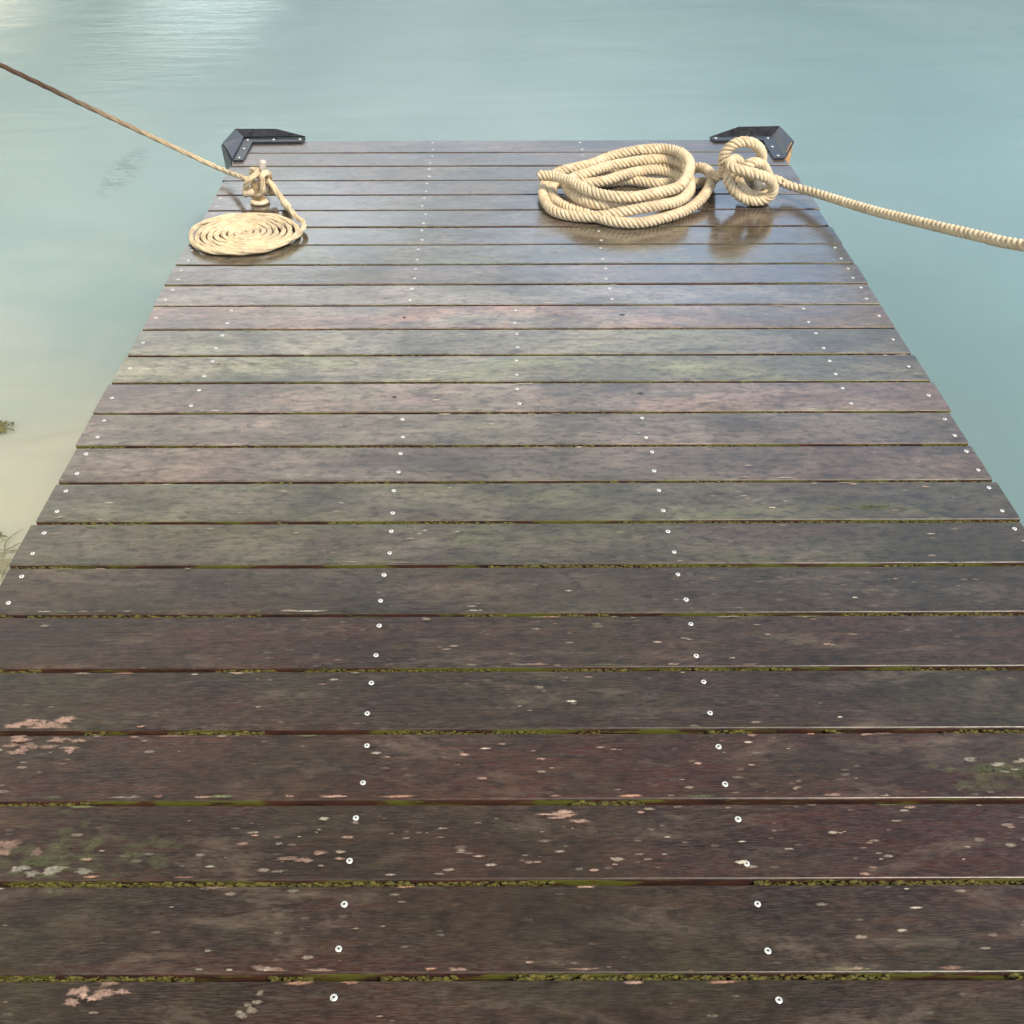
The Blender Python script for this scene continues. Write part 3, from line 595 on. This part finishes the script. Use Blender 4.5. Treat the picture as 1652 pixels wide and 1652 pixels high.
# ------------------------------------------------------------------ bitts
def lathe(bm, prof, seg=24, mtx=None, mi=0):
    rings = []
    for r, z in prof: rings.append([bm.verts.new((r * math.cos(2 * math.pi * k / seg), r * math.sin(2 * math.pi * k / seg), z)) for k in range(seg)])
    for a, b in zip(rings, rings[1:]):
        for k in range(seg): f = bm.faces.new((a[k], a[(k + 1) % seg], b[(k + 1) % seg], b[k])); f.material_index = mi
    bm.faces.new(rings[0][::-1]); bm.faces.new(rings[-1])
    if mtx is not None: bmesh.ops.transform(bm, matrix=mtx, verts=[v for r in rings for v in r])
def bitt(X, Y, label, mbody, marm, mpeg, rot, gp, tall=0.155, sc=1.0, tilt=0.0):
    root = thing('bitt', label, 'mooring bitt', (X, Y, 0), gp); root.rotation_euler = (0, 0, rot)
    q = lambda L: [(r * sc, z * (sc if z < .09 else 1)) for r, z in L]
    bm = bmesh.new(); lathe(bm, q([(0.028, 0.001), (0.034, 0.003), (0.036, 0.009), (0.033, 0.014), (0.024, 0.017)])); bm_obj('base', bm, marm, root, True)
    bm = bmesh.new(); lathe(bm, q([(0.021, 0.0165), (0.020, 0.022), (0.022, 0.034), (0.0245, 0.05), (0.0235, 0.068), (0.018, 0.078)])); bm_obj('body', bm, mbody, root, True)
    bm = bmesh.new(); lathe(bm, [(0.0125 * sc, 0.07), (0.0125 * sc, tall - .008), (0.011 * sc, tall - .002), (0.006 * sc, tall)], mtx=Matrix.Rotation(tilt, 4, 'Y')); bm_obj('pin', bm, mpeg, root, True)
    bm = bmesh.new(); lathe(bm, [(0.010 * sc, -0.056 * sc), (0.0165 * sc, -0.054 * sc), (0.0165 * sc, 0.035 * sc), (0.012 * sc, 0.037 * sc)], mtx=Matrix.Translation((0, 0, 0.046 * sc)) @ Matrix.Rotation(R(90), 4, 'Y')); bm_obj('crossbar', bm, marm, root, True)
    bm = bmesh.new(); lathe(bm, [(0.017 * sc, 0.0375 * sc), (0.021 * sc, 0.039 * sc), (0.021 * sc, 0.056 * sc), (0.014 * sc, 0.060 * sc)], 6, mtx=Matrix.Translation((0, 0, 0.046 * sc)) @ Matrix.Rotation(R(90), 4, 'Y')); bm_obj('nut', bm, mbody, root)
    return root
G2 = 'mooring bitts the ropes are tied to'
bitt(-0.848, 3.715, 'small bronze bitt with a pale upright pin, wrapped by the thin rope', M_bronze, M_brass, M_peg, R(22), G2, tilt=R(12))
bitt(0.945, 3.715, 'grey metal bitt mostly buried in the big pale rope knot', M_grey, M_grey, M_grey, R(-20), G2, tall=0.11, sc=1.15)

# ------------------------------------------------------------------ weed at the left of the jetty
def ribbon_clump(name, cx, cy, n, L, wdt, mtl, label, cat, seed, spread=0.05, flat=0.006, ang=None):
    rnd = random.Random(seed); verts = []; faces = []
    for k in range(n):
        a = rnd.uniform(0, 6.28) if ang is None else ang + rnd.gauss(0, .35); x = rnd.gauss(0, spread); y = rnd.gauss(0, spread * .6); l = L * rnd.uniform(.5, 1.2); m_ = 7
        k0 = len(verts)
        for j in range(m_ + 1):
            t = j / m_; w = wdt * rnd.uniform(.7, 1.3) * math.sin(math.pi * (0.12 + 0.8 * t)); nx, ny = -math.sin(a), math.cos(a)
            z = flat * (0.35 + 0.6 * math.sin(math.pi * t)) + 0.001
            verts += [(x + nx * w, y + ny * w, z), (x, y, z + w * .5), (x - nx * w, y - ny * w, z)]
            a += rnd.gauss(0, .35); x += math.cos(a) * l / m_; y += math.sin(a) * l / m_
        for j in range(m_):
            b = k0 + 3 * j; faces += [(b, b + 1, b + 4, b + 3), (b + 1, b + 2, b + 5, b + 4)]
        # underside
        for j in range(m_): b = k0 + 3 * j; faces.append((b, b + 3, b + 5, b + 2))
    o = mesh_obj(name, verts, faces, mtl, None, False, (cx, cy, WZ)); tag(o, label, cat); return o
ribbon_clump('floating_weed', -1.618, 2.885, 90, 0.04, 0.004, M_weed, 'olive seaweed clump floating at the left edge of the picture, nearer the jetty middle', 'seaweed', 3, 0.018)
ribbon_clump('floating_reeds', -1.385, 2.235, 40, 0.10, 0.0022, M_twig, 'tangle of thin dark reeds in the shallows beside the left edge of the planks', 'reeds', 8, 0.05, 0.004)
ribbon_clump('floating_weed', -1.405, 2.33, 12, 0.03, 0.004, M_weed, 'small olive weed tuft floating just above the tangle of reeds', 'seaweed', 12, 0.010)
